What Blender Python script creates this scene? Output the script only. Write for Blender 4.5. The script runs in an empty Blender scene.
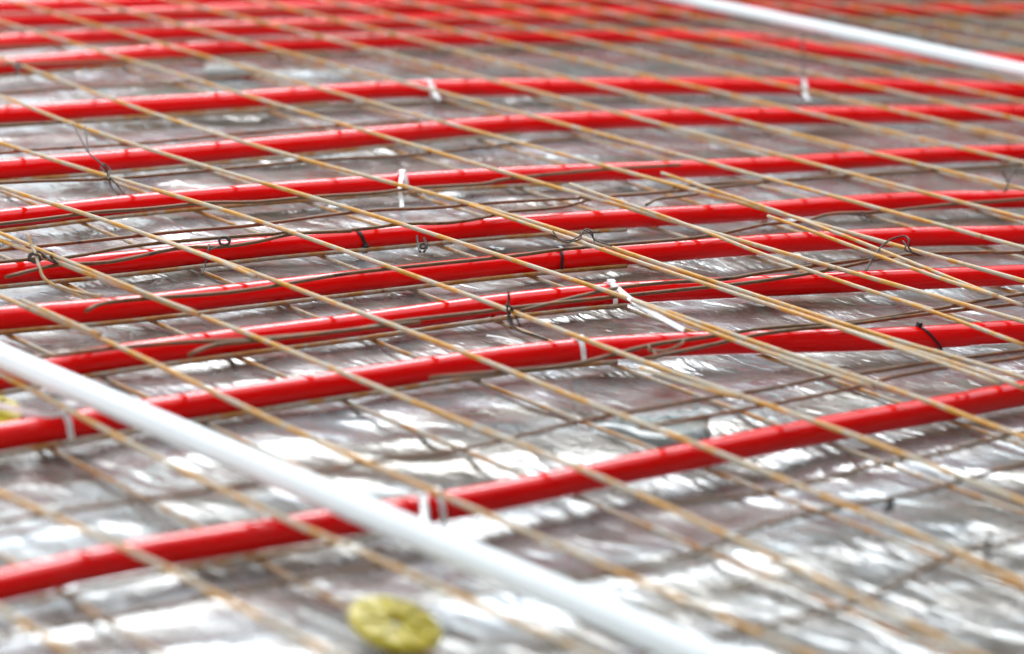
import bpy, math, random
import numpy as np
from mathutils import Vector, Matrix

scn = bpy.context.scene
C = scn.collection
rng = random.Random(7)

# ------------------------------------------------------------------ camera
# world: x runs along the red pipes, y along the white conduits, z up (metres)
FPX, PITCH, ROLL, ALPHA = 3000.0, 0.22284, 0.05931, -0.92805
CAM_Z = 0.6702 + 0.033
W, H = 1024, 654
ca, sa = math.cos(ALPHA), math.sin(ALPHA)
RIGHT0 = Vector((-sa, -ca, 0)); FWD0 = Vector((ca, -sa, 0)); UP0 = Vector((0, 0, 1))
cp, sp = math.cos(PITCH), math.sin(PITCH)
FWD = FWD0 * cp - UP0 * sp
UPL = FWD0 * sp + UP0 * cp
cr, sr = math.cos(ROLL), math.sin(ROLL)
RIGHT = RIGHT0 * cr + UPL * sr
UP = RIGHT0 * (-sr) + UPL * cr
CAM = Vector((0, 0, CAM_Z))
cam_d = bpy.data.cameras.new('camera')
cam = bpy.data.objects.new('camera', cam_d); C.objects.link(cam)
M4 = Matrix.Identity(4)
for i in range(3):
    M4[i][0], M4[i][1], M4[i][2], M4[i][3] = RIGHT[i], UP[i], -FWD[i], CAM[i]
cam.matrix_world = M4
cam_d.sensor_width = 36.0
cam_d.lens = FPX / W * 36.0
cam_d.clip_start = 0.05
cam_d.dof.use_dof = True
cam_d.dof.focus_distance = 3.35
cam_d.dof.aperture_fstop = 4.0
scn.camera = cam

# ------------------------------------------------------------------ light
world = bpy.data.worlds.new('overcast_sky'); scn.world = world; world.use_nodes = True
bg = world.node_tree.nodes['Background']
bg.inputs[0].default_value = (0.86, 0.94, 1.0, 1); bg.inputs[1].default_value = 1.0
sun_d = bpy.data.lights.new('sun', 'SUN'); sun_d.energy = 1.0; sun_d.angle = math.radians(32); sun_d.color = (0.93, 0.97, 1.0)
sun = bpy.data.objects.new('sun', sun_d); C.objects.link(sun); sun.location = (8, 7, 6)
sun.rotation_euler = Vector((-0.42, -0.60, -0.66)).to_track_quat('-Z', 'Y').to_euler()
vs = scn.view_settings
vs.view_transform = 'Standard'; vs.look = 'None'; vs.gamma = 1.0; vs.use_curve_mapping = False
vs.exposure = 1.12

# ------------------------------------------------------------------ helpers
def at(px, py, z):
    """pixel of the photograph -> point on the horizontal plane z"""
    d = FWD + RIGHT * ((px - W / 2) / FPX) + UP * (-(py - H / 2) / FPX)
    t = (z - CAM_Z) / d.z
    return CAM + d * t

def spline(pts, step=0.03):
    pts = [Vector(p) for p in pts]
    if len(pts) == 2:
        n = max(1, int((pts[1] - pts[0]).length / step))
        return [pts[0].lerp(pts[1], i / n) for i in range(n + 1)]
    P = [pts[0] * 2 - pts[1]] + pts + [pts[-1] * 2 - pts[-2]]
    out = []
    for i in range(1, len(P) - 2):
        p0, p1, p2, p3 = P[i - 1], P[i], P[i + 1], P[i + 2]
        n = max(1, int(math.ceil((p2 - p1).length / step)))
        for k in range(n):
            t = k / n
            out.append(0.5 * ((2 * p1) + (p2 - p0) * t + (2 * p0 - 5 * p1 + 4 * p2 - p3) * t * t + (3 * p1 - p0 - 3 * p2 + p3) * t ** 3))
    out.append(pts[-1])
    return out

def smooth(pts, n=1):
    for _ in range(n):
        pts = [pts[0]] + [(pts[i - 1] + pts[i] * 2 + pts[i + 1]) / 4 for i in range(1, len(pts) - 1)] + [pts[-1]]
    return pts

def extend(pts, a=0.0, b=0.0):
    pts = list(pts)
    if a: pts = [pts[0] + (pts[0] - pts[min(3, len(pts) - 1)]).normalized() * a] + pts
    if b: pts = pts + [pts[-1] + (pts[-1] - pts[max(-4, -len(pts))]).normalized() * b]
    return pts

def tube_mesh(name, path, r, sides=8, profile=None, taper=None):
    path = [Vector(p) for p in path]
    verts, faces = [], []
    n = len(path)
    t0 = (path[1] - path[0]).normalized()
    ref = Vector((0, 0, 1)) if abs(t0.z) < 0.9 else Vector((1, 0, 0))
    u = (ref - t0 * ref.dot(t0)).normalized()
    prof = profile or [1.0] * sides
    S = len(prof)
    for i, p in enumerate(path):
        t = (path[min(i + 1, n - 1)] - path[max(i - 1, 0)]).normalized()
        u = (u - t * u.dot(t)).normalized()
        v = t.cross(u)
        rr = r if taper is None else r * taper(i / (n - 1))
        for k in range(S):
            a = 2 * math.pi * k / S
            verts.append(p + (u * math.cos(a) + v * math.sin(a)) * rr * prof[k])
    for i in range(n - 1):
        for k in range(S):
            k2 = (k + 1) % S
            faces.append((i * S + k, i * S + k2, (i + 1) * S + k2, (i + 1) * S + k))
    faces.append(tuple(reversed(range(S)))); faces.append(tuple((n - 1) * S + k for k in range(S)))
    me = bpy.data.meshes.new(name); me.from_pydata([tuple(v) for v in verts], [], faces)
    for p in me.polygons: p.use_smooth = len(p.vertices) == 4
    me.update()
    return me

def link(name, me, mat, parent=None):
    o = bpy.data.objects.new(name, me); C.objects.link(o)
    if mat: me.materials.clear(); me.materials.append(mat)
    if parent: o.parent = parent
    return o

def tag(o, label=None, cat=None, group=None, kind=None):
    for k, v in (('label', label), ('category', cat), ('group', group), ('kind', kind)):
        if v: o[k] = v
    return o

def empty(name, loc=(0, 0, 0)):
    o = bpy.data.objects.new(name, None); C.objects.link(o); o.location = loc
    o.empty_display_size = 0.05
    return o

def tube(name, path, r, mat, parent=None, sides=8, profile=None, taper=None):
    return link(name, tube_mesh(name, path, r, sides, profile, taper), mat, parent)

def box_data(verts, faces, c, ax, ay, az):
    b = len(verts)
    for sx, sy, sz in ((-1,-1,-1),(1,-1,-1),(1,1,-1),(-1,1,-1),(-1,-1,1),(1,-1,1),(1,1,1),(-1,1,1)):
        verts.append(tuple(c + ax * sx + ay * sy + az * sz))
    for f in ((0,3,2,1),(4,5,6,7),(0,1,5,4),(1,2,6,5),(2,3,7,6),(3,0,4,7)):
        faces.append(tuple(b + i for i in f))

def mesh(name, verts, faces, smooth_=False):
    me = bpy.data.meshes.new(name); me.from_pydata([tuple(v) for v in verts], [], faces)
    if smooth_:
        for p in me.polygons: p.use_smooth = True
    me.update(); return me

# ------------------------------------------------------------------ materials
def new_mat(name):
    m = bpy.data.materials.new(name); m.use_nodes = True
    nt = m.node_tree; b = nt.nodes['Principled BSDF']
    return m, nt, b

def ramp(nt, src, stops, interp='LINEAR'):
    r = nt.nodes.new('ShaderNodeValToRGB'); r.color_ramp.interpolation = interp
    els = r.color_ramp.elements
    while len(els) < len(stops): els.new(0.5)
    for e, (p, c) in zip(els, stops):
        e.position = p; e.color = (*c, 1) if len(c) == 3 else c
    nt.links.new(src, r.inputs[0]); return r.outputs[0]

def noise(nt, scale, detail=3, rough=0.55, coord='Object', stretch=None, distort=0.0):
    tc = nt.nodes.new('ShaderNodeTexCoord'); n = nt.nodes.new('ShaderNodeTexNoise')
    n.inputs['Scale'].default_value = scale; n.inputs['Detail'].default_value = detail
    n.inputs['Roughness'].default_value = rough; n.inputs['Distortion'].default_value = distort
    src = tc.outputs[coord]
    if stretch:
        mp = nt.nodes.new('ShaderNodeMapping'); mp.inputs['Scale'].default_value = stretch[:3]
        if len(stretch) > 3: mp.inputs['Rotation'].default_value = (0, 0, stretch[3])
        nt.links.new(src, mp.inputs[0]); src = mp.outputs[0]
    nt.links.new(src, n.inputs['Vector'])
    return n.outputs['Fac']

def bump(nt, b, src, strength, dist, prev=None):
    bp = nt.nodes.new('ShaderNodeBump'); bp.inputs['Strength'].default_value = strength; bp.inputs['Distance'].default_value = dist
    nt.links.new(src, bp.inputs['Height'])
    if prev: nt.links.new(prev, bp.inputs['Normal'])
    nt.links.new(bp.outputs[0], b.inputs['Normal'])
    return bp.outputs[0]

def simple(name, col, rough=0.5, metal=0.0, **kw):
    m, nt, b = new_mat(name)
    b.inputs['Base Color'].default_value = (*col, 1); b.inputs['Roughness'].default_value = rough; b.inputs['Metallic'].default_value = metal
    for k, v in kw.items(): b.inputs[k].default_value = v
    return m

def mat_red():
    m, nt, b = new_mat('red_pipe_plastic')
    f = noise(nt, 14, 3, 0.6)
    c = ramp(nt, f, [(0.3, (0.88, 0.0, 0.0)), (0.7, (0.98, 0.0, 0.001))])
    nt.links.new(c, b.inputs['Base Color'])
    b.inputs['Roughness'].default_value = 0.10
    b.inputs['Specular IOR Level'].default_value = 0.46
    bump(nt, b, noise(nt, 60, 2), 0.08, 0.002)
    return m

def mat_wire(name, pale, rust, dark, lo, hi, scale):
    m, nt, b = new_mat(name)
    f = noise(nt, scale, 7, 0.72)
    tan = tuple(0.45 * a + 0.55 * b_ for a, b_ in zip(pale, rust))
    c = ramp(nt, f, [(lo - 0.10, dark), (lo - 0.02, tan), (lo + 0.04, pale), ((lo + hi) / 2, pale), (hi - 0.02, tan), (hi + 0.05, rust), (hi + 0.18, tuple(x * 0.55 for x in rust))])
    nt.links.new(c, b.inputs['Base Color'])
    b.inputs['Roughness'].default_value = 0.55
    b.inputs['Metallic'].default_value = 0.15
    bump(nt, b, noise(nt, 400, 3), 0.35, 0.001)
    return m

def mat_foil():
    m, nt, b = new_mat('silver_foil')
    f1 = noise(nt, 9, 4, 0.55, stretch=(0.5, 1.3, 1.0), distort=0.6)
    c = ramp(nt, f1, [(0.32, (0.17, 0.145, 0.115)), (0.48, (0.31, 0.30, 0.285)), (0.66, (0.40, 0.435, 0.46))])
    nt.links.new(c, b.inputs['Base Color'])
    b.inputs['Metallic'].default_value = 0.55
    f2 = noise(nt, 16, 3)
    r = ramp(nt, f2, [(0.35, (0.13,) * 3), (0.7, (0.32,) * 3)])
    nt.links.new(r, b.inputs['Roughness'])
    n1 = bump(nt, b, noise(nt, 26, 3, 0.5, stretch=(1.4, 0.6, 1.0, 0.3), distort=0.8), 0.30, 0.010)
    bump(nt, b, noise(nt, 90, 2, 0.5, stretch=(1.8, 0.6, 1.0, -0.25)), 0.14, 0.004, n1)
    return m

MAT = dict(
    red=mat_red(),
    wire_a=mat_wire('rusty_pale_wire', (0.44, 0.375, 0.28), (0.55, 0.25, 0.015), (0.12, 0.06, 0.025), 0.38, 0.53, 18),
    wire_b=mat_wire('dark_rusty_wire', (0.15, 0.085, 0.038), (0.28, 0.10, 0.014), (0.035, 0.02, 0.01), 0.45, 0.60, 30),
    wire_l=mat_wire('dusty_pale_wire', (0.40, 0.35, 0.28), (0.42, 0.17, 0.025), (0.12, 0.07, 0.04), 0.40, 0.52, 22),
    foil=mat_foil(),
    white=simple('white_plastic', (0.86, 0.89, 0.90), 0.35),
    tie=simple('white_nylon', (0.92, 0.92, 0.92), 0.35),
    black=simple('black_plastic', (0.012, 0.012, 0.014), 0.4),
    iron=mat_wire('black_tie_wire', (0.022, 0.018, 0.016), (0.09, 0.045, 0.02), (0.008, 0.008, 0.008), 0.45, 0.62, 60),
    yellow=simple('yellow_plastic', (0.52, 0.40, 0.004), 0.4),
    yellow_light=simple('pale_yellow_plastic', (0.60, 0.50, 0.05), 0.45),
)

def mat_wall(name, c0, c1):
    m, nt, b = new_mat(name)
    c = ramp(nt, noise(nt, 1.6, 6, 0.6), [(0.3, c0), (0.7, c1)])
    nt.links.new(c, b.inputs['Base Color']); b.inputs['Roughness'].default_value = 0.9
    bump(nt, b, noise(nt, 30, 4), 0.4, 0.01)
    return m
MAT['wall'] = mat_wall('grey_plaster', (0.30, 0.26, 0.21), (0.42, 0.38, 0.32))
MAT['added_ceiling'] = mat_wall('pale_plaster', (0.55, 0.54, 0.52), (0.66, 0.65, 0.63))
MAT['concrete'] = mat_wall('concrete', (0.28, 0.27, 0.25), (0.40, 0.39, 0.37))

# ------------------------------------------------------------------ setting: floor, plus unseen walls and part ceilings added for their light
def slab(name, x0, x1, y0, y1, z0, z1, mat):
    v, f = [], []
    box_data(v, f, Vector(((x0 + x1) / 2, (y0 + y1) / 2, (z0 + z1) / 2)), Vector(((x1 - x0) / 2, 0, 0)), Vector((0, (y1 - y0) / 2, 0)), Vector((0, 0, (z1 - z0) / 2)))
    o = link(name, mesh(name, v, f), mat); o['kind'] = 'structure'; return o

slab('floor', -3.2, 6.6, -3.2, 7.9, -0.16, -0.012, MAT['concrete'])
slab('added_ceiling', -3.2, 6.6, -3.2, 1.6, 2.75, 2.95, MAT['added_ceiling'])  # unseen part ceiling, added to keep sky reflections off the pipe fronts
slab('shade_canopy', 4.6, 6.4, 4.7, 7.7, 1.9, 2.0, MAT['wall'])  # unseen low slab, added to shade the far right corner
slab('added_wall_right_2', 6.4, 6.6, -3.0, 1.6, -0.012, 2.75, MAT['wall'])  # unseen wall piece, added only for light and reflections
slab('added_wall_front', -3.2, 6.6, -3.2, -3.0, -0.012, 2.75, MAT['added_ceiling'])  # unseen wall behind the camera, added to block low sky
def wall_with_openings(name, along, lo, hi, c0, c1, z0, z1, zt, openings, mat):
    v, f = [], []
    def bx(a, b, za, zb):
        if along == 'x':
            box_data(v, f, Vector(((a + b) / 2, (c0 + c1) / 2, (za + zb) / 2)), Vector(((b - a) / 2, 0, 0)), Vector((0, (c1 - c0) / 2, 0)), Vector((0, 0, (zb - za) / 2)))
        else:
            box_data(v, f, Vector(((c0 + c1) / 2, (a + b) / 2, (za + zb) / 2)), Vector(((c1 - c0) / 2, 0, 0)), Vector((0, (b - a) / 2, 0)), Vector((0, 0, (zb - za) / 2)))
    bx(lo, hi, -0.012, z0); bx(lo, hi, z1, zt)
    e = [lo] + [q for o in openings for q in o] + [hi]
    for k in range(0, len(e), 2):
        if e[k + 1] > e[k]: bx(e[k], e[k + 1], z0, z1)
    o = link(name, mesh(name, v, f), mat); o['kind'] = 'structure'
wall_with_openings('added_wall_back', 'x', -3.2, 6.6, 7.7, 7.9, 0.25, 2.45, 2.75, [(-2.4, 0.6), (1.2, 4.3)], MAT['wall'])  # unseen wall; openings added as bright reflections in foil and pipes
wall_with_openings('added_wall_right', 'y', 1.6, 7.7, 6.4, 6.6, 0.7, 2.2, 2.75, [(2.2, 3.4)], MAT['wall'])  # unseen wall added for dark reflections, its opening for glints at right
wall_with_openings('added_wall_left', 'y', -3.0, 7.7, -3.2, -3.0, 0.25, 2.45, 2.75, [(-2.4, 1.0), (1.6, 4.4), (5.0, 7.2)], MAT['added_ceiling'])  # unseen wall added to cut low sky, openings let side light in

# foil: a real crumpled sheet
nrg = np.random.RandomState(3)
def vnoise(x, y, seed):
    r = np.random.RandomState(seed); T = r.rand(64, 64)
    xi = np.floor(x).astype(int); yi = np.floor(y).astype(int)
    fx = x - xi; fy = y - yi
    fx = fx * fx * (3 - 2 * fx); fy = fy * fy * (3 - 2 * fy)
    g = lambda i, j: T[i % 64, j % 64]
    return (g(xi, yi) * (1 - fx) + g(xi + 1, yi) * fx) * (1 - fy) + (g(xi, yi + 1) * (1 - fx) + g(xi + 1, yi + 1) * fx) * fy - 0.5

def foil_height(x, y):
    wx = x + 0.12 * vnoise(x * 3, y * 3, 11); wy = y + 0.10 * vnoise(x * 3 + 9, y * 3 + 5, 12)
    h = 0.010 * vnoise(wx * 3.0, wy * 8.0, 1)
    h += 0.005 * vnoise(wx * 12, wy * 14, 2)
    r = 1 - np.abs(2 * vnoise(wx * 6 + 3, wy * 9 + 1, 4)) * 2
    h += 0.0035 * np.clip(r, 0, 1) ** 2
    r2 = 1 - np.abs(2 * vnoise(wx * 20 + wy * 7, wy * 9 - wx * 3, 5)) * 2.2
    h += 0.0012 * np.clip(r2, 0, 1) ** 2
    h = h - 0.0045
    return np.minimum(h, 0.0005 + 0.2 * np.minimum(h, 0.003))

def foil_sheet():
    xs = np.arange(0.2, 5.95, 0.0085); ys = np.concatenate([np.arange(1.1, 4.2, 0.007), np.arange(4.2, 7.6, 0.016)])
    X, Y = np.meshgrid(xs, ys); Z = foil_height(X, Y)
    nx, ny = len(xs), len(ys)
    co = np.stack([X, Y, Z], -1).reshape(-1, 3).astype(np.float32)
    i = np.arange((ny - 1) * (nx - 1)); r = i // (nx - 1); c = i % (nx - 1); a = r * nx + c
    q = np.stack([a, a + 1, a + nx + 1, a + nx], -1).astype(np.int32)
    me = bpy.data.meshes.new('foil_sheet')
    me.vertices.add(len(co)); me.vertices.foreach_set('co', co.ravel())
    me.loops.add(q.size); me.loops.foreach_set('vertex_index', q.ravel())
    me.polygons.add(len(q)); me.polygons.foreach_set('loop_start', np.arange(0, q.size, 4, dtype=np.int32))
    me.polygons.foreach_set('loop_total', np.full(len(q), 4, dtype=np.int32))
    me.polygons.foreach_set('use_smooth', np.ones(len(q), dtype=bool))
    me.update(calc_edges=True)
    return link('foil_sheet', me, MAT['foil'])
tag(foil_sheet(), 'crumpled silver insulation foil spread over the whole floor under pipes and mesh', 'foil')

# ------------------------------------------------------------------ red pipes
RP = 0.0124; ZP = 0.0072 + RP
PIPES = [
 [(0,587),(64,571),(128,557),(192,547),(256,537),(330,524),(400,513),(470,503),(512,494),(576,480),(640,467),(704,454),(768,441),(832,428),(896,417),(960,406),(1024,393)],
 [(0,437),(64,427),(150,412),(192,406),(256,396),(320,386),(384,377),(448,366),(512,357),(576,350.5),(640,346),(704,343),(768,342),(832,341),(896,339),(960,336),(1024,331)],
 [(0,378),(64,364),(128,356),(192,346),(256,338),(320,330),(384,321),(448,312),(512,303),(576,296),(640,292),(704,289),(768,286),(832,282.5),(896,280),(960,278),(1024,275)],
 [(0,319),(64,314),(128,308),(192,300.5),(256,292.5),(320,285),(384,278),(448,271),(512,264),(576,258.5),(640,253.5),(704,249),(768,244),(832,240.5),(896,237.5),(960,236),(1024,235)],
 [(0,274),(64,268.5),(128,262),(192,255),(256,247.5),(320,242),(384,237.5),(448,231),(512,225.5),(576,221.6),(640,218),(704,215),(768,211),(832,206),(896,201.5),(960,199.6),(1024,199)],
 [(0,219.6),(64,212),(128,204.5),(192,198.6),(256,193.5),(320,188.5),(384,184),(448,179.5),(512,176),(576,173.5),(640,171),(704,168.7),(768,166),(832,162),(896,157.5),(960,154),(1024,152.5)],
 [(0,170),(68,165),(137,159),(205,153),(256,148),(320,142.5),(384,136),(448,129),(512,124.5),(576,121.5),(640,119),(704,117.5),(768,116.5),(832,115.3),(896,114.8),(960,114),(1024,113)],
 [(0,116),(64,111.5),(128,107),(192,103.5),(256,100),(320,94),(384,90),(448,88),(512,87.5),(576,87),(640,86.3),(704,86),(768,86.3),(832,86.5),(896,87),(960,88.5),(1024,91.5)],
 [(0,67),(64,62),(128,55.5),(192,50),(256,46.5),(320,44),(384,41),(448,38.5),(512,36.8),(576,36.5),(640,36.5),(704,37),(768,42),(832,50),(868,53.5),(918,58),(1024,63)],
 [(0,43),(64,38.5),(113,36),(150,33),(192,31),(256,29),(320,26),(384,23.5),(448,20.5),(512,18),(562,17),(662,13.5),(760,10),(860,9),(1024,11)],
 [(0,21),(64,19.5),(100,17.5),(150,15),(192,13.5),(256,11),(320,9),(406,8),(481,6),(560,3.5),(650,0)],
 [(0,8),(100,4),(200,1),(300,-2),(400,-4)],
]
ORD = ['red plastic heating pipe nearest the viewer, passing under the white conduit at bottom',
 'second red heating pipe from the front, tied with two white cable ties',
 'third red heating pipe from the front, with mesh wires bunched over it',
 'fourth red heating pipe from the front, held by a black tie near its middle',
 'fifth red heating pipe from the front, with a black tie on its lower side',
 'sixth red heating pipe from the front, with one upright white tie',
 'seventh red heating pipe from the front, beside the long curled tie wire at left',
 'eighth red heating pipe from the front, last one before the wide bare foil gap',
 'ninth red heating pipe, bending down towards the far white conduit at right',
 'tenth red heating pipe, blurred, just beyond the ninth one at top',
 'eleventh red heating pipe, blurred, near the top edge at left',
 'farthest red heating pipe, only a blurred strip at top left edge']
pipe_paths = []
for i, (pts, lab) in enumerate(zip(PIPES, ORD)):
    rp = RP * (1.0 if i < 6 else 1.12 if i < 8 else 1.16)
    w = smooth([at(x, y, ZP - RP + rp) for x, y in pts], 1)
    w = extend(w, 0.45, 0.6)
    path = spline(w, 0.04)
    path = [p for p in path if p.x < 5.9]
    pipe_paths.append(path)
    tag(tube('heating_pipe', path, rp, MAT['red'], sides=20), lab, 'pipe', 'red heating pipe runs')

# ------------------------------------------------------------------ lower mesh on the foil
RL = 0.0023
low = tag(empty('wire_mesh_sheet', (1.9, 2.6, 0)), 'pale rusty wire mesh lying flat on the foil beneath the red pipes', 'wire mesh')
def child(o, par):
    o.parent = par; o.matrix_parent_inverse = Matrix.Translation(-par.location); return o
for k in range(-2, 22):
    x = 1.012 + 0.1675 * k
    path = [Vector((x + 0.006 * math.sin(3 * y + k), y, 0.0042)) for y in np.arange(1.15, 6.9, 0.12)]
    child(tube('cross_wire', spline(path, 0.06), RL, MAT['wire_l']), low)
for i, path in enumerate(pipe_paths[:9]):
    off = RP * (1.0 if i < 6 else 1.12 if i < 8 else 1.16) + RL * 1.2
    pts = []
    lim = [430, 640, 620, 620, 640, 560, 520, 330, 330][i]
    for j, p in enumerate(path):
        v = p - CAM
        if W / 2 + FPX * v.dot(RIGHT) / v.dot(FWD) > lim: break
        t = (path[min(j + 1, len(path) - 1)] - path[max(j - 1, 0)]).normalized()
        nv = Vector((t.y, -t.x, 0))
        pts.append(p + nv * (off + 0.003 * (0.5 + 0.5 * math.sin(2.3 * p.x * 3 + i))) + Vector((0, 0, 0.0072 + RL * 1.15 - p.z)))
    child(tube('long_wire', spline(pts, 0.05), RL * 1.15, MAT['wire_l']), low)

# ------------------------------------------------------------------ upper mesh lying on the pipes
RA, RB = 0.0026, 0.0021
ZB = ZP + RP + RB + 0.0045; ZA = ZB + RB + RA
UPA = {
1:[(0,96),(50,119),(130,144),(195,163),(256,182),(314,197),(406,224),(512,260),(597,287),(652,307),(712,326),(768,349),(873,382),(923,397),(1018,435)],
2:[(0,143),(65,163),(108,178),(200,202),(256,218),(294,234),(396,269),(507,308),(550,326),(622,354),(692,382),(783,409),(856,435),(908,456),(958,476),(1024,502)],
3:[(0,187),(90,213),(183,247),(256,274),(286,284),(389,324),(461,351),(514,371),(572,399),(622,416),(697,443),(732,458),(818,495),(881,520),(963,551),(1024,583)],
4:[(0,240),(33,254),(125,287),(160,302),(233,326),(284,349),(334,369),(386,392),(507,439),(555,459),(622,483),(750,545),(896,618),(956,645)],
5:[(0,296),(70,324),(125,348),(200,385),(251,412),(301,434),(356,459),(419,484),(441,495),(487,515)],
6:[(0,374),(30,387),(75,414),(120,439),(188,474),(218,488),(279,518),(329,539),(381,561)],
7:[(0,493),(58,518),(118,545),(163,565),(200,586),(251,613)],
0:[(0,58),(83,89),(148,114),(225,137),(306,162),(416,189),(512,213),(572,234),(615,249),(672,268),(730,287),(768,300),(848,325),(933,354),(984,366)],
}
upm = tag(empty('wire_mesh_sheet', (1.9, 2.6, ZB)), 'rusty wire mesh lying on top of the red pipes across the whole floor', 'wire mesh')
for k in range(-24, 9):
    if k in UPA:
        w = smooth([at(x, y, ZA) for x, y in UPA[k]], 2)
        w = extend(w, 0.6, 0.5)
    else:
        x = 2.122 - 0.152 * k
        y1 = 6.9
        w = [Vector((x + 0.008 * math.sin(2.1 * y + k * 1.7), y, ZA)) for y in np.arange(1.2, y1, 0.25)]
    child(tube('cross_wire', spline(w, 0.04), RA, MAT['wire_a']), upm)
UPB = [
 [(0,93),(83,88),(160,84),(251,75)],
 [(0,125),(50,123),(145,119),(216,114),(330,106),(420,103)],
 [(0,153),(33,150),(133,144),(226,135),(256,132),(376,123),(419,120)],
 [(0,183),(108,179),(180,173),(256,166),(319,160),(411,155),(502,145),(575,139)],
 [(0,224),(90,213),(145,209),(206,203),(256,202),(311,197),(376,193),(416,188),(482,184),(507,179),(597,170),(680,165)],
 [(0,250),(63,244),(175,232),(256,225),(331,215),(381,210),(431,208),(507,202),(600,197),(700,189),(768,182)],
 [(0,262),(63,258),(120,248),(160,243),(256,235),(351,230),(404,224),(446,223),(482,218),(507,212),(562,207),(602,197),(657,192),(695,185),(768,181),(850,176),(1000,166)],
 [(6,277),(58,265),(110,262),(180,248),(220,247),(256,242),(294,234),(351,231)],
 [(86,311),(105,303),(155,298),(213,294),(256,289),(286,284),(344,274),(406,267),(512,256),(557,250),(612,245),(702,237),(768,224),(801,222),(831,214),(881,212),(943,205),(984,202),(1024,199)],
 [(38,358),(105,349),(188,342),(238,340),(344,331),(396,322),(482,312),(512,308),(622,296),(728,285),(768,280),(828,270),(881,259),(918,254),(994,252),(1024,252)],
 [(520,311),(607,290),(662,283),(725,279),(768,272),(868,259)],
 [(189,355),(215,345),(256,341),(300,336),(360,329),(420,322)],
 [(430,378),(512,371),(570,365),(612,355),(652,345),(707,337),(768,328),(851,322),(943,308),(1024,294)],
 [(640,360),(702,347),(768,333),(851,324),(943,312),(1024,303)],
 [(0,521),(68,511),(138,501),(206,491),(256,484),(311,474),(356,464),(431,454),(492,443),(577,422),(632,412),(702,399),(768,389),(826,377),(858,374),(933,362),(1024,350)],
 [(640,428),(768,405),(861,386),(893,377),(961,365),(1024,357)],
 [(555,585),(617,573),(690,555),(768,524),(853,505),(928,490),(1024,464)],
 [(640,655),(700,642),(768,625),(863,600),(930,566),(988,543),(1024,538)],
 [(667,505),(768,492),(841,474),(903,459),(938,454),(1018,433)],
 [(0,640),(90,622),(190,602),(300,580),(420,560)],
]
FREE = {7, 8, 11}
for i, pts in enumerate(UPB):
    w = smooth([at(x, y, ZB) for x, y in pts], 0)
    e0 = 0.35 if pts[0][0] <= 1 else 0.0
    e1 = 0.45 if pts[-1][0] >= 1000 else 0.0
    path = spline(extend(w, e0, e1), 0.02)
    child(tube('long_wire', path, RB, MAT['wire_b']), upm)
for y in (4.12, 4.30, 4.47, 4.66, 4.9, 5.2, 5.5, 5.9, 6.3):
    w = [Vector((x, y - 0.05 * math.sin((x - 1.8) * 1.1) + 0.006 * math.sin(9 * x + y), ZB)) for x in np.arange(1.9, 5.8, 0.2)]
    child(tube('long_wire', spline(w, 0.05), RB, MAT['wire_b']), upm)

# second upper sheet overlapping the first towards the right
up2 = tag(empty('wire_mesh_sheet', (2.2, 2.6, ZA)), 'second rusty mesh sheet overlapping the first one, doubling its wires at right', 'wire mesh')
DBL = [
 [(570,184),(602,197),(650,210),(707,232),(768,257),(826,277),(943,313),(1024,345)],
 [(662,173),(700,186),(745,200),(800,219),(850,238),(905,259),(960,283),(1024,306)],
 [(768,216),(800,226),(850,246),(905,265),(945,281),(1000,297)],
 [(470,205),(520,221),(600,249),(672,273),(730,292),(790,311),(848,331),(933,360),(1000,384)],
 [(632,300),(700,328),(768,354),(830,372),(873,387)],
 [(790,311),(846,330),(900,347),(984,371),(1024,388)],
 [(640,368),(690,386),(740,398)],
 [(0,233),(30,246),(70,262),(125,284),(160,300),(200,314)],
 [(22,300),(60,318),(100,335)],
 [(150,236),(183,249),(225,262),(256,277)],
]
for pts in DBL:
    w = smooth([at(x, y, ZA + 0.0065) for x, y in pts], 1)
    child(tube('cross_wire', spline(w, 0.03), RA * 0.85, MAT['wire_a']), up2)

# ------------------------------------------------------------------ white conduits
def conduit(x0, x1, ya, yb, r, label):
    prof = [1.0] * 40
    for k in (4, 8, 32, 36): prof[k] = 0.90
    pts = [Vector((x0 + (x1 - x0) * t, ya + (yb - ya) * t, ZA + RA + r + 0.0006)) for t in np.linspace(0, 1, 30)]
    return tag(tube('white_conduit', pts, r, MAT['white'], sides=40, profile=prof), label, 'conduit', 'white plastic conduits')
p0, p1 = at(0, 360, 0.054), at(672, 648, 0.054)
d = (p1 - p0) / (p1.y - p0.y)
conduit(p0.x + d.x * (3.2 - p0.y), p0.x + d.x * (0.95 - p0.y), 3.2, 0.95, 0.0112, 'white plastic conduit lying diagonally across the lower left foreground')
p0, p1 = at(675, -1, 0.054), at(1024, 73, 0.054)
d = (p1 - p0) / (p1.y - p0.y)
conduit(p0.x + d.x * (6.2 - p0.y), p0.x + d.x * (2.6 - p0.y), 6.2, 2.6, 0.0115, 'white plastic conduit lying diagonally across the far upper right corner')

# ------------------------------------------------------------------ cable ties round the pipes
def pipe_at(i, px):
    best = None
    for j in range(len(pipe_paths[i]) - 1):
        p = pipe_paths[i][j]; q = pipe_paths[i][j + 1]
        for t in (0, .25, .5, .75):
            c = p.lerp(q, t); v = c - CAM
            x = W / 2 + FPX * v.dot(RIGHT) / v.dot(FWD)
            if best is None or abs(x - px) < best[0]: best = (abs(x - px), c, (q - p).normalized())
    return best[1], best[2]

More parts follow.
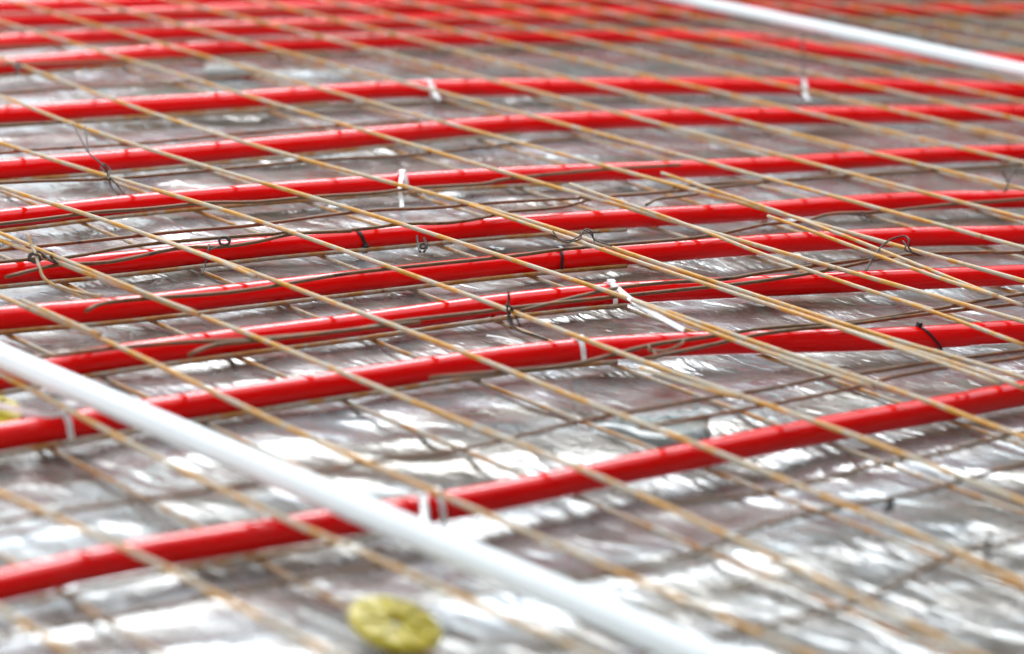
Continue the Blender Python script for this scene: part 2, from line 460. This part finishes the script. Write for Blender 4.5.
def cable_tie(i, px, mat, label, width=0.0028, lean=0.0, tail=None, head=30, thick=0.0011):
    c, t = pipe_at(i, px)
    RP_ = RP * (1.0 if i < 6 else 1.12 if i < 8 else 1.16)
    side = Vector((0, 0, 1)).cross(t).normalized()          # away from the viewer
    e = empty('cable_tie', c - Vector((0, 0, RP_)))
    verts, faces = [], []
    n = 24
    for k in range(n):
        a = 2 * math.pi * k / n
        dirv = -side * math.cos(a) + Vector((0, 0, 1)) * math.sin(a)
        rb = RP_ + 0.0003
        if math.cos(a) > 0 and math.sin(a) < 0: rb = RP_ + 0.0055 * abs(math.sin(2 * a))  # loop takes in the wire beside the pipe
        skew = -lean * math.sin(a) * RP_
        for rr, s in ((rb, -1), (rb, 1), (rb + thick, 1), (rb + thick, -1)):
            verts.append(c + dirv * rr + t * s * width + t * skew)
    for k in range(n):
        k2 = (k + 1) % n
        for m in range(4):
            m2 = (m + 1) % 4
            faces.append((k * 4 + m, k * 4 + m2, k2 * 4 + m2, k2 * 4 + m))
    child(link('strap', mesh('strap', verts, faces), mat), e)
    a = math.radians(head)
    dirv = -side * math.cos(a) + Vector((0, 0, 1)) * math.sin(a)
    tang = side * math.sin(a) + Vector((0, 0, 1)) * math.cos(a)
    hc = c + dirv * (RP_ + 0.0025) - t * lean * math.sin(a) * RP_
    v, f = [], []
    box_data(v, f, hc, t * width * 1.5, dirv * 0.0023, tang * 0.0026)
    child(link('head', mesh('head', v, f), mat), e)
    if tail:
        pts = [hc] + [at(x, y, hc.z + z) for x, y, z in tail]
        path = spline(pts, 0.006)
        verts, faces = [], []
        for j, p in enumerate(path):
            dd = (path[min(j + 1, len(path) - 1)] - path[max(j - 1, 0)]).normalized()
            s = dd.cross(p - CAM).normalized() * width * 0.9
            nrm = s.cross(dd).normalized() * thick * 0.5
            verts += [p - s - nrm, p + s - nrm, p + s + nrm, p - s + nrm]
        for j in range(len(path) - 1):
            for m in range(4):
                m2 = (m + 1) % 4
                faces.append((j * 4 + m, j * 4 + m2, j * 4 + 4 + m2, j * 4 + 4 + m))
        q = (len(path) - 1) * 4
        faces.append((q, q + 1, q + 2, q + 3)); faces.append((3, 2, 1, 0))
        child(link('tail', mesh('tail', verts, faces), mat), e)
    return tag(e, label, 'cable tie', 'ties on the heating pipes')

cable_tie(1, 578, MAT['tie'], 'white cable tie around the second red pipe, near the middle', head=75)
cable_tie(1, 60, MAT['tie'], 'white cable tie around the second red pipe, under the conduit at left', head=70, tail=[(45, 415, 0), (20, 410, 0.004), (-6, 404, 0.006)])
cable_tie(0, 413, MAT['tie'], 'left one of two white ties around the front red pipe', width=0.0026, head=60, tail=[(425, 524, -0.004), (434, 534, -0.008)])
cable_tie(0, 433, MAT['tie'], 'right one of two white ties around the front red pipe', width=0.0024, head=80)
cable_tie(2, 606, MAT['tie'], 'white cable tie around the third red pipe with a long white tail', head=75, tail=[(632, 300, 0.012), (655, 314, 0.012), (684, 330, 0.010)])
cable_tie(5, 398, MAT['tie'], 'white cable tie around the sixth red pipe with tail hanging towards viewer', head=80, tail=[(400, 188, 0.004), (401, 198, -0.006), (402, 207, -0.012)])
cable_tie(7, 428, MAT['tie'], 'blurred white cable tie around the eighth red pipe, left of centre', width=0.003, head=20, tail=[(436, 95, -0.004), (440, 99, -0.008)])
cable_tie(7, 802, MAT['tie'], 'blurred white cable tie around the eighth red pipe, below the far conduit', width=0.003, head=20, tail=[(806, 96, -0.004), (810, 100, -0.008)])
cable_tie(4, 358, MAT['black'], 'black cable tie with a knobby head on the fifth red pipe', width=0.0022, lean=0.45, head=-25)
cable_tie(3, 556, MAT['black'], 'black cable tie around the fourth red pipe near the middle', width=0.0017, lean=-0.25, head=75)
cable_tie(1, 930, MAT['black'], 'black cable tie slanting over the second red pipe at right', width=0.0016, lean=1.1, head=85)

# ------------------------------------------------------------------ twisted tie wires
def tie_wire(strands, label, r=0.0009, mat=None, base=None):
    """strands: lists of (px, py, z) drawn as bent wire"""
    e = empty('tie_wire', at(*base) if base else at(*strands[0][0]))
    for s in strands:
        path = spline([at(x, y, z) for x, y, z in s], 0.003)
        child(tube('strand', path, r, mat or MAT['iron'], sides=6), e)
    return tag(e, label, 'tie wire', 'wire ties on the mesh')

def coil(px, py, z, rad, turns, n=14, drift=(0, 0)):
    out = []
    for k in range(int(turns * n) + 1):
        a = 2 * math.pi * k / n; t = k / (turns * n)
        out.append((px + rad * math.cos(a) + drift[0] * t, py + drift[1] * t - rad * 0.85 * math.sin(a), z + 0.004 * math.sin(a) * rad / 5))
    return out

z = ZA + 0.004
tie_wire([[(109, 181, z - .008), (108, 177, z), (107, 171, z + .006), (104, 166, z + .012), (97, 160, z + .016), (89, 153, z + .02), (83, 143, z + .026), (73, 124, z + .036)],
          [(108, 180, z), (110, 170, z + .006), (104, 164, z + .012), (101, 168, z + .008), (106, 172, z + .006)],
          [(89, 153, z + .02), (87, 140, z + .026), (85, 127, z + .03)],
          [(109, 178, z), (112, 188, z - .012), (119, 195, z - .018)], [(110, 178, z), (118, 186, z - .012), (124, 194, z - .018)]],
         'long curled black tie wire standing on the mesh above the seventh pipe', r=0.0010)
tie_wire([coil(33, 257, z, 5, 2.3, drift=(3, 2)), coil(46, 254, z, 4.5, 2.5, drift=(4, 1)), coil(54, 258, z, 4, 2.2, drift=(3, 0)),
          [(29, 262, z - .004), (30, 254, z + .004), (40, 252, z + .004), (50, 260, z), (58, 264, z - .004)]],
         'tangled coil of dark tie wire knotted around the mesh at left edge', r=0.0013)
tie_wire([[(28, 235, z + .02), (32, 246, z + .01), (36, 256, z + .002), (39, 266, z - .006), (44, 278, z - .016), (56, 286, z - .022), (72, 293, z - .024), (90, 300, z - .026)],
          [(56, 285, z - .02), (75, 291, z - .02), (102, 296, z - .018)]],
         'bent rusty wire offcut poking up beside the coiled tie at left edge', r=0.0018, mat=MAT['wire_a'])
tie_wire([coil(223, 241, z + .004, 5, 2.4, drift=(3, 0)), [(230, 243, z), (220, 246, z), (209, 250, z)],
          [(209, 244, z + .006), (208, 252, z), (206, 262, z - .01), (202, 275, z - .018)]],
         'small looped tie wire on the mesh above the fifth pipe at left', r=0.0010)
tie_wire([[(612, 246, z), (595, 240, z + .004), (592, 232, z + .012), (586, 229, z + .014), (582, 234, z + .01), (580, 239, z + .006), (574, 241, z + .004), (567, 242, z + .004), (558, 238, z + .006), (553, 231, z + .012)],
          [(582, 234, z + .01), (572, 240, z + .006), (560, 239, z + .004), (551, 234, z + .008)],
          [(593, 246, z), (594, 240, z + .004), (590, 233, z + .012), (584, 230, z + .014)], [(590, 232, z + .012), (600, 232, z + .012)]],
         'dark looped tie wire beside the black tie near the middle of the fourth pipe', r=0.0009)
tie_wire([[(866, 271, z - .012), (872, 260, z - .004), (882, 246, z + .006), (892, 239, z + .012), (904, 236, z + .014), (909, 240, z + .012), (908, 246, z + .006), (912, 252, z)],
          [(903, 241, z + .01), (906, 246, z + .006), (905, 250, z + .002), (914, 253, z), (920, 256, z - .004)]],
         'arched dark tie wire standing over the fourth pipe at right', r=0.0011)
tie_wire([[(508, 292, z + .018), (509, 300, z + .008), (507, 307, z + .002), (509, 314, z - .006), (514, 326, z - .016), (522, 332, z - .02), (534, 335, z - .022), (548, 340, z - .026)],
          [(510, 306, z + .004), (516, 316, z - .008), (520, 326, z - .016)], [(505, 305, z + .004), (511, 308, z), (508, 318, z - .01), (512, 328, z - .016)]],
         'grey tie wire hanging from a mesh crossing between the second and third pipes', r=0.0013)
tie_wire([[(417, 236, z - .01), (418, 244, z - .016), (420, 252, z - .02)], coil(423, 246, z - .014, 3, 2.2), [(424, 238, z - .01), (427, 246, z - .016), (424, 252, z - .02)]],
         'short dark knot of tie wire below the fifth pipe left of centre', r=0.0013)
tie_wire([[(650, 352, z + .002), (649, 346, z + .006), (652, 350, z + .002), (656, 355, z), (654, 360, z - .004)], [(650, 350, z), (665, 351, z + .002), (680, 345, z + .008), (684, 340, z + .01)]],
         'rusty clip of tie wire on the second pipe right of the white tie', r=0.0014, mat=MAT['wire_b'])
tie_wire([[(988, 535, z + .024), (989, 545, z + .014), (988, 556, z), (988, 566, z - .012)], [(990, 536, z + .024), (987, 548, z + .01), (989, 560, z - .006)]],
         'upright blurred tie wire on the mesh at lower right corner', r=0.0016)
tie_wire([[(885, 512, z - .008), (887, 505, z), (893, 500, z + .006), (892, 510, z - .006)], coil(889, 507, z, 3, 2)],
         'small blurred tie wire knot left of the upright one at lower right', r=0.0014)
tie_wire([[(1002, 172, z + .016), (1008, 182, z + .004), (1004, 192, z - .006)], [(1015, 168, z + .016), (1009, 180, z + .004), (1006, 190, z - .004)]],
         'blurred tie wire hanging off the mesh at the right edge', r=0.0013)
tie_wire([[(17, 60, z + .012), (18, 70, z), (15, 76, z - .008)], coil(18, 66, z, 3.5, 2)],
         'blurred dark tie wire knot on the ninth pipe at left edge', r=0.0018)
tie_wire([[(802, 34, z + .012), (803, 50, z + .010), (803, 70, z + .008), (801, 88, z + .006)]],
         'blurred straight wire hanging below the far white conduit', r=0.0018)
tie_wire([[(838, 214, z), (866, 216, z - .004), (872, 222, z - .01)], [(862, 211, z + .002), (868, 219, z - .006)]],
         'thin dark wire snippet between the fourth and fifth pipes at right', r=0.0009)

# ------------------------------------------------------------------ yellow round fixing discs
def disc(px, py, R, tilt, label, rot=0.0, roll=0.0):
    c = at(px, py, 0.012)
    e = empty('fixing_disc', (c.x, c.y, 0.001))
    prof = [(0.0075, 0.002), (0.0075, 0.006), (0.010, 0.007), (R * 0.55, 0.0075), (R * 0.9, 0.008), (R, 0.0065), (R, 0.0015), (R * 0.9, 0.0)]
    n = 40; verts, faces = [], []
    Rm = Matrix.Rotation(rot, 3, 'Z') @ Matrix.Rotation(tilt, 3, 'X') @ Matrix.Rotation(roll, 3, 'Y')
    lift = R * math.hypot(math.sin(tilt), math.sin(roll))
    base = Vector((c.x, c.y, 0.001 + lift))
    for k in range(n):
        a = 2 * math.pi * k / n
        for r, z in prof:
            verts.append(base + Rm @ Vector((r * math.cos(a), r * math.sin(a), z)))
    m = len(prof)
    for k in range(n):
        k2 = (k + 1) % n
        for j in range(m):
            j2 = (j + 1) % m
            faces.append((k * m + j, k2 * m + j, k2 * m + j2, k * m + j2))
    child(link('plate', mesh('plate', verts, faces), MAT['yellow']), e)
    for k in range(8):
        a = 2 * math.pi * (k + .5) / 8
        v, f = [], []
        dirv = Vector((math.cos(a), math.sin(a), 0)); s = Vector((-math.sin(a), math.cos(a), 0))
        box_data(v, f, dirv * R * 0.56 + Vector((0, 0, 0.008)), dirv * R * 0.3, s * 0.0022, Vector((0, 0, 0.0022)))
        v = [base + Rm @ Vector(q) for q in v]
        child(link('rib', mesh('rib', v, f), MAT['yellow_light']), e)
    return tag(e, label, 'fixing disc', 'yellow fixing discs on the foil')
disc(394, 628, 0.0345, 0.18, 'round yellow plastic disc with ribs on the foil beside the white conduit', rot=-(ALPHA + math.pi / 2), roll=0.22)
disc(-12, 414, 0.030, 0.25, 'yellow plastic disc cut off by the left edge, behind the second pipe', rot=-(ALPHA + math.pi / 2))

# ------------------------------------------------------------------ clear puddle on the foil
wm, wnt, wb = new_mat('clear_water')
wb.inputs['Base Color'].default_value = (0.55, 0.60, 0.60, 1); wb.inputs['Roughness'].default_value = 0.03
wb.inputs['Transmission Weight'].default_value = 1.0; wb.inputs['IOR'].default_value = 1.33
c = at(655, 424, 0.002)
verts, faces = [tuple(c + Vector((0, 0, 0.0018)))], []
n = 40
for ring, zz in ((0.5, 0.0017), (0.9, 0.0012), (1.0, -0.004)):
    for k in range(n):
        a = 2 * math.pi * k / n
        rr = ring * (0.055 + 0.008 * math.sin(3 * a + 1) + 0.005 * math.sin(5 * a))
        verts.append((c.x + rr * 1.15 * math.cos(a), c.y + rr * 0.95 * math.sin(a), c.z + zz - 0.002 + 0.002))
for k in range(n):
    k2 = (k + 1) % n
    faces.append((0, 1 + k, 1 + k2))
    for q in range(2):
        faces.append((1 + q * n + k, 1 + (q + 1) * n + k, 1 + (q + 1) * n + k2, 1 + q * n + k2))
tag(link('puddle', mesh('puddle', verts, faces, True), wm), 'small smooth clear puddle on the foil just behind the front pipe', 'puddle')

# ------------------------------------------------------------------ small leftovers
def strip(name, pts, w, th, mat, label, cat):
    path = spline([at(x, y, zz) for x, y, zz in pts], 0.006)
    verts, faces = [], []
    for j, p in enumerate(path):
        dd = (path[min(j + 1, len(path) - 1)] - path[max(j - 1, 0)]).normalized()
        sd = Vector((0, 0, 1)).cross(dd).normalized() * w; up = Vector((0, 0, th))
        verts += [p - sd, p + sd, p + sd + up, p - sd + up]
    for j in range(len(path) - 1):
        for m in range(4):
            m2 = (m + 1) % 4
            faces.append((j * 4 + m, j * 4 + m2, j * 4 + 4 + m2, j * 4 + 4 + m))
    q = (len(path) - 1) * 4
    faces += [(q, q + 1, q + 2, q + 3), (3, 2, 1, 0)]
    return tag(link(name, mesh(name, verts, faces), mat), label, cat)
strip('plastic_strip', [(487, 336, .003), (500, 338, .004), (512, 341, .004), (527, 346, .003)], 0.0016, 0.0012, MAT['tie'], 'thin white plastic strip lying on the foil between second and third pipes', 'strip')
tag(tube('wire_offcut', spline([at(646, 205, ZA + .004), at(658, 199, ZA + .006), at(676, 197, ZA + .006), at(699, 194, ZA + .004)], 0.01), 0.0018, MAT['wire_b']),
    'short bent rusty wire offcut on the mesh between fifth and sixth pipes', 'wire')
c = at(230, 72, 0.004)
verts, faces = [], []
out = [(-.055, -.018), (-.02, -.034), (.035, -.028), (.058, -.004), (.046, .024), (.006, .034), (-.04, .022)]
for zz, sc in ((0.002, 1.0), (0.010, 0.97), (0.014, 0.8)):
    for q, (dx, dy) in enumerate(out):
        verts.append((c.x + dx * sc, c.y + dy * sc, zz + 0.0015 * math.sin(q * 2.1)))
n = len(out)
for r_ in range(2):
    for q in range(n):
        faces.append((r_ * n + q, r_ * n + (q + 1) % n, (r_ + 1) * n + (q + 1) % n, (r_ + 1) * n + q))
faces += [tuple(reversed(range(n))), tuple(2 * n + q for q in range(n))]
tag(link('debris_fragment', mesh('debris_fragment', verts, faces), MAT['concrete']), 'flat grey blurred fragment between the eighth and ninth pipes at upper left', 'debris')
